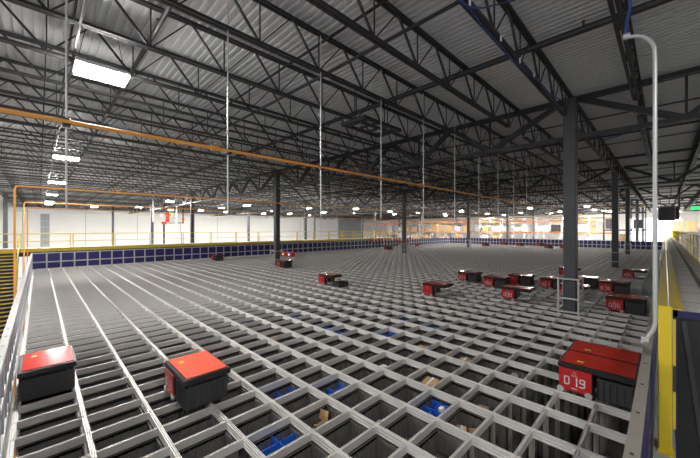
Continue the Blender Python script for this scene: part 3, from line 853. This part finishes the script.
# ================================================================ FAR RACKS
def rack(u, v0, v1, levels, label, depth=1.1, bay=2.1, post='rackpost', top=4.95, beam='rackbeam'):
    o = tag(empty('pallet_rack', (u,v0,ZF)), label, 'pallet rack', 'pallet racks beyond the grid')
    n = max(1, round((v1-v0)/bay)); bw = (v1-v0)/n
    pm = MB().box((-.05,-.05,0),(.05,.05,top-ZF)).mesh('upright', M[post])
    dm = MB()
    for z in range(0, int(top-ZF), 2): dm.bar((0,0,z),(depth,0,z+1.2), .04)
    dmm = dm.mesh('brace', M[post])
    bm = MB().box((-.03,.05,-.2),(.03,bw-.05,0)).mesh('beam', M[beam])
    for i in range(n+1):
        for x in (0,depth): inst(pm,'upright',o,(x,i*bw,0))
        inst(dmm,'brace',o,(0,i*bw,0))
    for z in levels:
        for i in range(n):
            for x in (0,depth): inst(bm,'beam',o,(x,i*bw,z-ZF))
    MB().box((-.06,0,top-ZF-.05),(.06,v1-v0,top-ZF+.12)).build('top_tie', M['cardl'], o)
    return n, bw
pal = MB()
for i in range(5): pal.box((-.5,-.75+i*.34,.10),(.5,-.61+i*.34,.13))
for y in (-.7,0,.7): pal.box((-.5,y-.05,0),(.5,y+.05,.10))
palm = pal.mesh('pallet_base', M['wood'])
def load(u, v, z, h, m, label, w=1.5, group='pallet loads on the far racks'):
    o = tag(empty('pallet_load', (u,v,z)), label, 'pallet load', group)
    inst(palm,'pallet_base',o)
    rows = 2 if m in ('card','cardl') else 1
    for i in range(rows):
        for j_ in range(rows):
            hh = h/rows
            MB().bevbox((-.48,-w/2+j_*w/rows+.01,.13+i*hh),(.48,-w/2+(j_+1)*w/rows-.01,.13+(i+1)*hh-.01), .02).build('carton' if rows > 1 else 'wrapped_block', M[m], o)
    return o
RK = [(70.0,31.5,56.0,'left'),(70.0,18.2,29.2,'middle'),(70.0,5.6,15.8,'right')]
for (u, v0, v1, w) in RK:
    n, bw = rack(u, v0, v1, (4.35,2.05,-.3), f'orange-beamed pallet rack at {w} beyond the far fence')
    for lv, z in (('upper',2.05),('lower',-.3)):
        c_ = 0
        for i in range(n):
            v = v0+(i+.5)*bw
            pr = .85 if w == 'left' else .5
            if random.random() > pr: continue
            m = random.choice(['card','cardl','card','wood','wrap'] if w == 'left' and v < 47 else ['wrap','wrap','card','darkgoods','wrap'])
            if m == 'wood': m = 'cardl'
            c_ += 1
            load(u+.55, v, z, random.uniform(1.0,1.75), m, f'palletised load on {lv} shelf of the {w} far rack, {nth(c_)} from the right')
# upright shelving further left, pale frames
n, bw = rack(66.5, 50.0, 62.0, (4.0,2.0,-.2), 'pale frame rack behind the charger row', post='rackpost', top=4.6)
n, bw = rack(82.0, 10.0, 55.0, (4.35,2.05), 'long rack standing furthest back before bright wall', bay=3.2)
c_ = 0
for i in range(n*2):
    if i % 3 == 1: continue
    v = 10.0+(i+.5)*bw/2; c_ += 1
    load(82.55, v, 2.05, random.uniform(.9,1.7), random.choice(['wrap','wrap','card','darkgoods']), f'palletised load on rearmost rack, {nth(c_)} from the right')
# dark racking behind third column
rack(62.5, 2.0, 6.8, (5.2,2.6,.6), 'dark blue rack of machinery at right behind the columns', post='rackblue', top=5.9, beam='rackblue', bay=1.6)
load(63.05,6.0,2.6,1.6,'darkgoods','dark wrapped load on the dark blue rack, upper left',1.1)
load(63.05,2.8,2.6,1.4,'darkgoods','dark wrapped load on the dark blue rack, upper right',1.1)
load(63.05,4.4,.62,1.2,'card','brown cartons low on the dark blue rack',1.1)
# right-hand far corner
pz = onu(680, 233, 92.0).z
load(92.0, -1.9, pz, 2.3, 'cardl', 'pale carton load nearer the walkway on the raised platform beyond right railing', 1.55)
load(92.0, -3.6, pz, 2.3, 'card', 'brown carton load further right on the raised platform beyond right railing', 1.55)
a0, a1 = Vector((92,-1.0,pz)), Vector((92,-4.6,pz))
o = tag(empty('storage_platform', (92,0,0)), 'raised platform holding two carton loads beyond the right railing', 'platform')
MB().box((-.7,a1.y,a1.z-.15),(.7,a0.y,a1.z)).build('deck', M['rackblue'], o)
for y in (a1.y+.1, a0.y-.1): MB().box((-.1,y-.1,ZF),(.1,y+.1,a1.z-.15)).build('leg', M['rackblue'], o)
a = onu(671,214,48.0)
o = tag(empty('unit_heater', (48.0,a.y,a.z)), 'dark hanging heater with orange side at far right above the walkway', 'heater')
MB().bevbox((-.7,-.35,-.7),(.7,1.0,.7), .1).build('casing', M['darkgoods'], o)
MB().bevbox((-.6,-.62,-.6),(.6,-.35,.8), .05).build('side_panel', M['copper'], o)
MB().tube([(0,-.6,.5),(0,-.6,JT-a.z-.1)], .08, 8).build('hanger_pipe', M['black'], o)
a = onu(697,208,54.0)
o = tag(empty('exit_sign', (54.0,a.y,a.z)), 'small green lit sign hanging at the far right edge', 'sign')
MB().box((-.05,-.5,-.2),(.05,.5,.2)).build('sign_box', M['green'], o)
MB().bar((0,0,.2),(0,0,JT-a.z-.05), .03).build('hanger', M['joist'], o)

# glowing framed panel added on the far wall for the white glare there
M['glare_glow'] = mat('glare_panel_glow', (.93,.97,1), .3, 0, emit=2.6)
wo = tag(MB().box((WU-.05,-2.5,-2),(WU,6.0,5.2)).build('glare_panel_1', M['glare_glow']), kind='structure')
b = MB()
for y in (-2.5,.3,3.1,5.9): b.box((WU-.12,y,-2),(WU-.05,y+.12,5.2))
for z in (-2,1.6,5.1): b.box((WU-.12,-2.5,z),(WU-.05,6.02,z+.12))
b.build('glare_panel_frame', M['duct'], wo)
# ================================================================ LIGHT
def setE(m, e):
    M[m].node_tree.nodes['Principled BSDF'].inputs['Emission Strength'].default_value = e
setE('lamp', 270); setE('lampfar', 800)
w = bpy.data.worlds.new('World'); sc.world = w; w.use_nodes = True
bg = w.node_tree.nodes['Background']; bg.inputs['Color'].default_value = (.95,.97,1,1); bg.inputs['Strength'].default_value = .72
def area(loc, size, power, rot=(0,0,0), col=(1,.97,.93)):  # fill lights added out of view to brighten the near, left and right sides
    l = bpy.data.lights.new('unseen_fill_light','AREA'); l.shape = 'RECTANGLE'; l.size, l.size_y = size; l.energy = power; l.color = col
    o = bpy.data.objects.new('unseen_fill_light', l); C.objects.link(o); o.location = loc; o.rotation_euler = rot
area((1.1,-3.2,6.5),(1,.75),230)
area((-7,1.5,6.5),(1,.75),330)
area((-8,26,6.5),(1,.75),300)
area((48,-9,6),(1,.75),700)
area((75,-9,6),(1,.75),700)
# ================================================================ CAMERA
cam = bpy.data.cameras.new('camera'); co = bpy.data.objects.new('camera', cam); C.objects.link(co)
co.location = (0,0,CAMZ); co.rotation_euler = (math.pi/2, 0, -YAW)
cam.sensor_width = 36; cam.lens = FPX/700*36; cam.clip_start = .05; cam.clip_end = 400
sc.camera = co
sc.view_settings.view_transform = 'Standard'; sc.view_settings.look = 'None'
sc.view_settings.gamma = 1; sc.view_settings.use_curve_mapping = False
sc.view_settings.exposure = 0.2
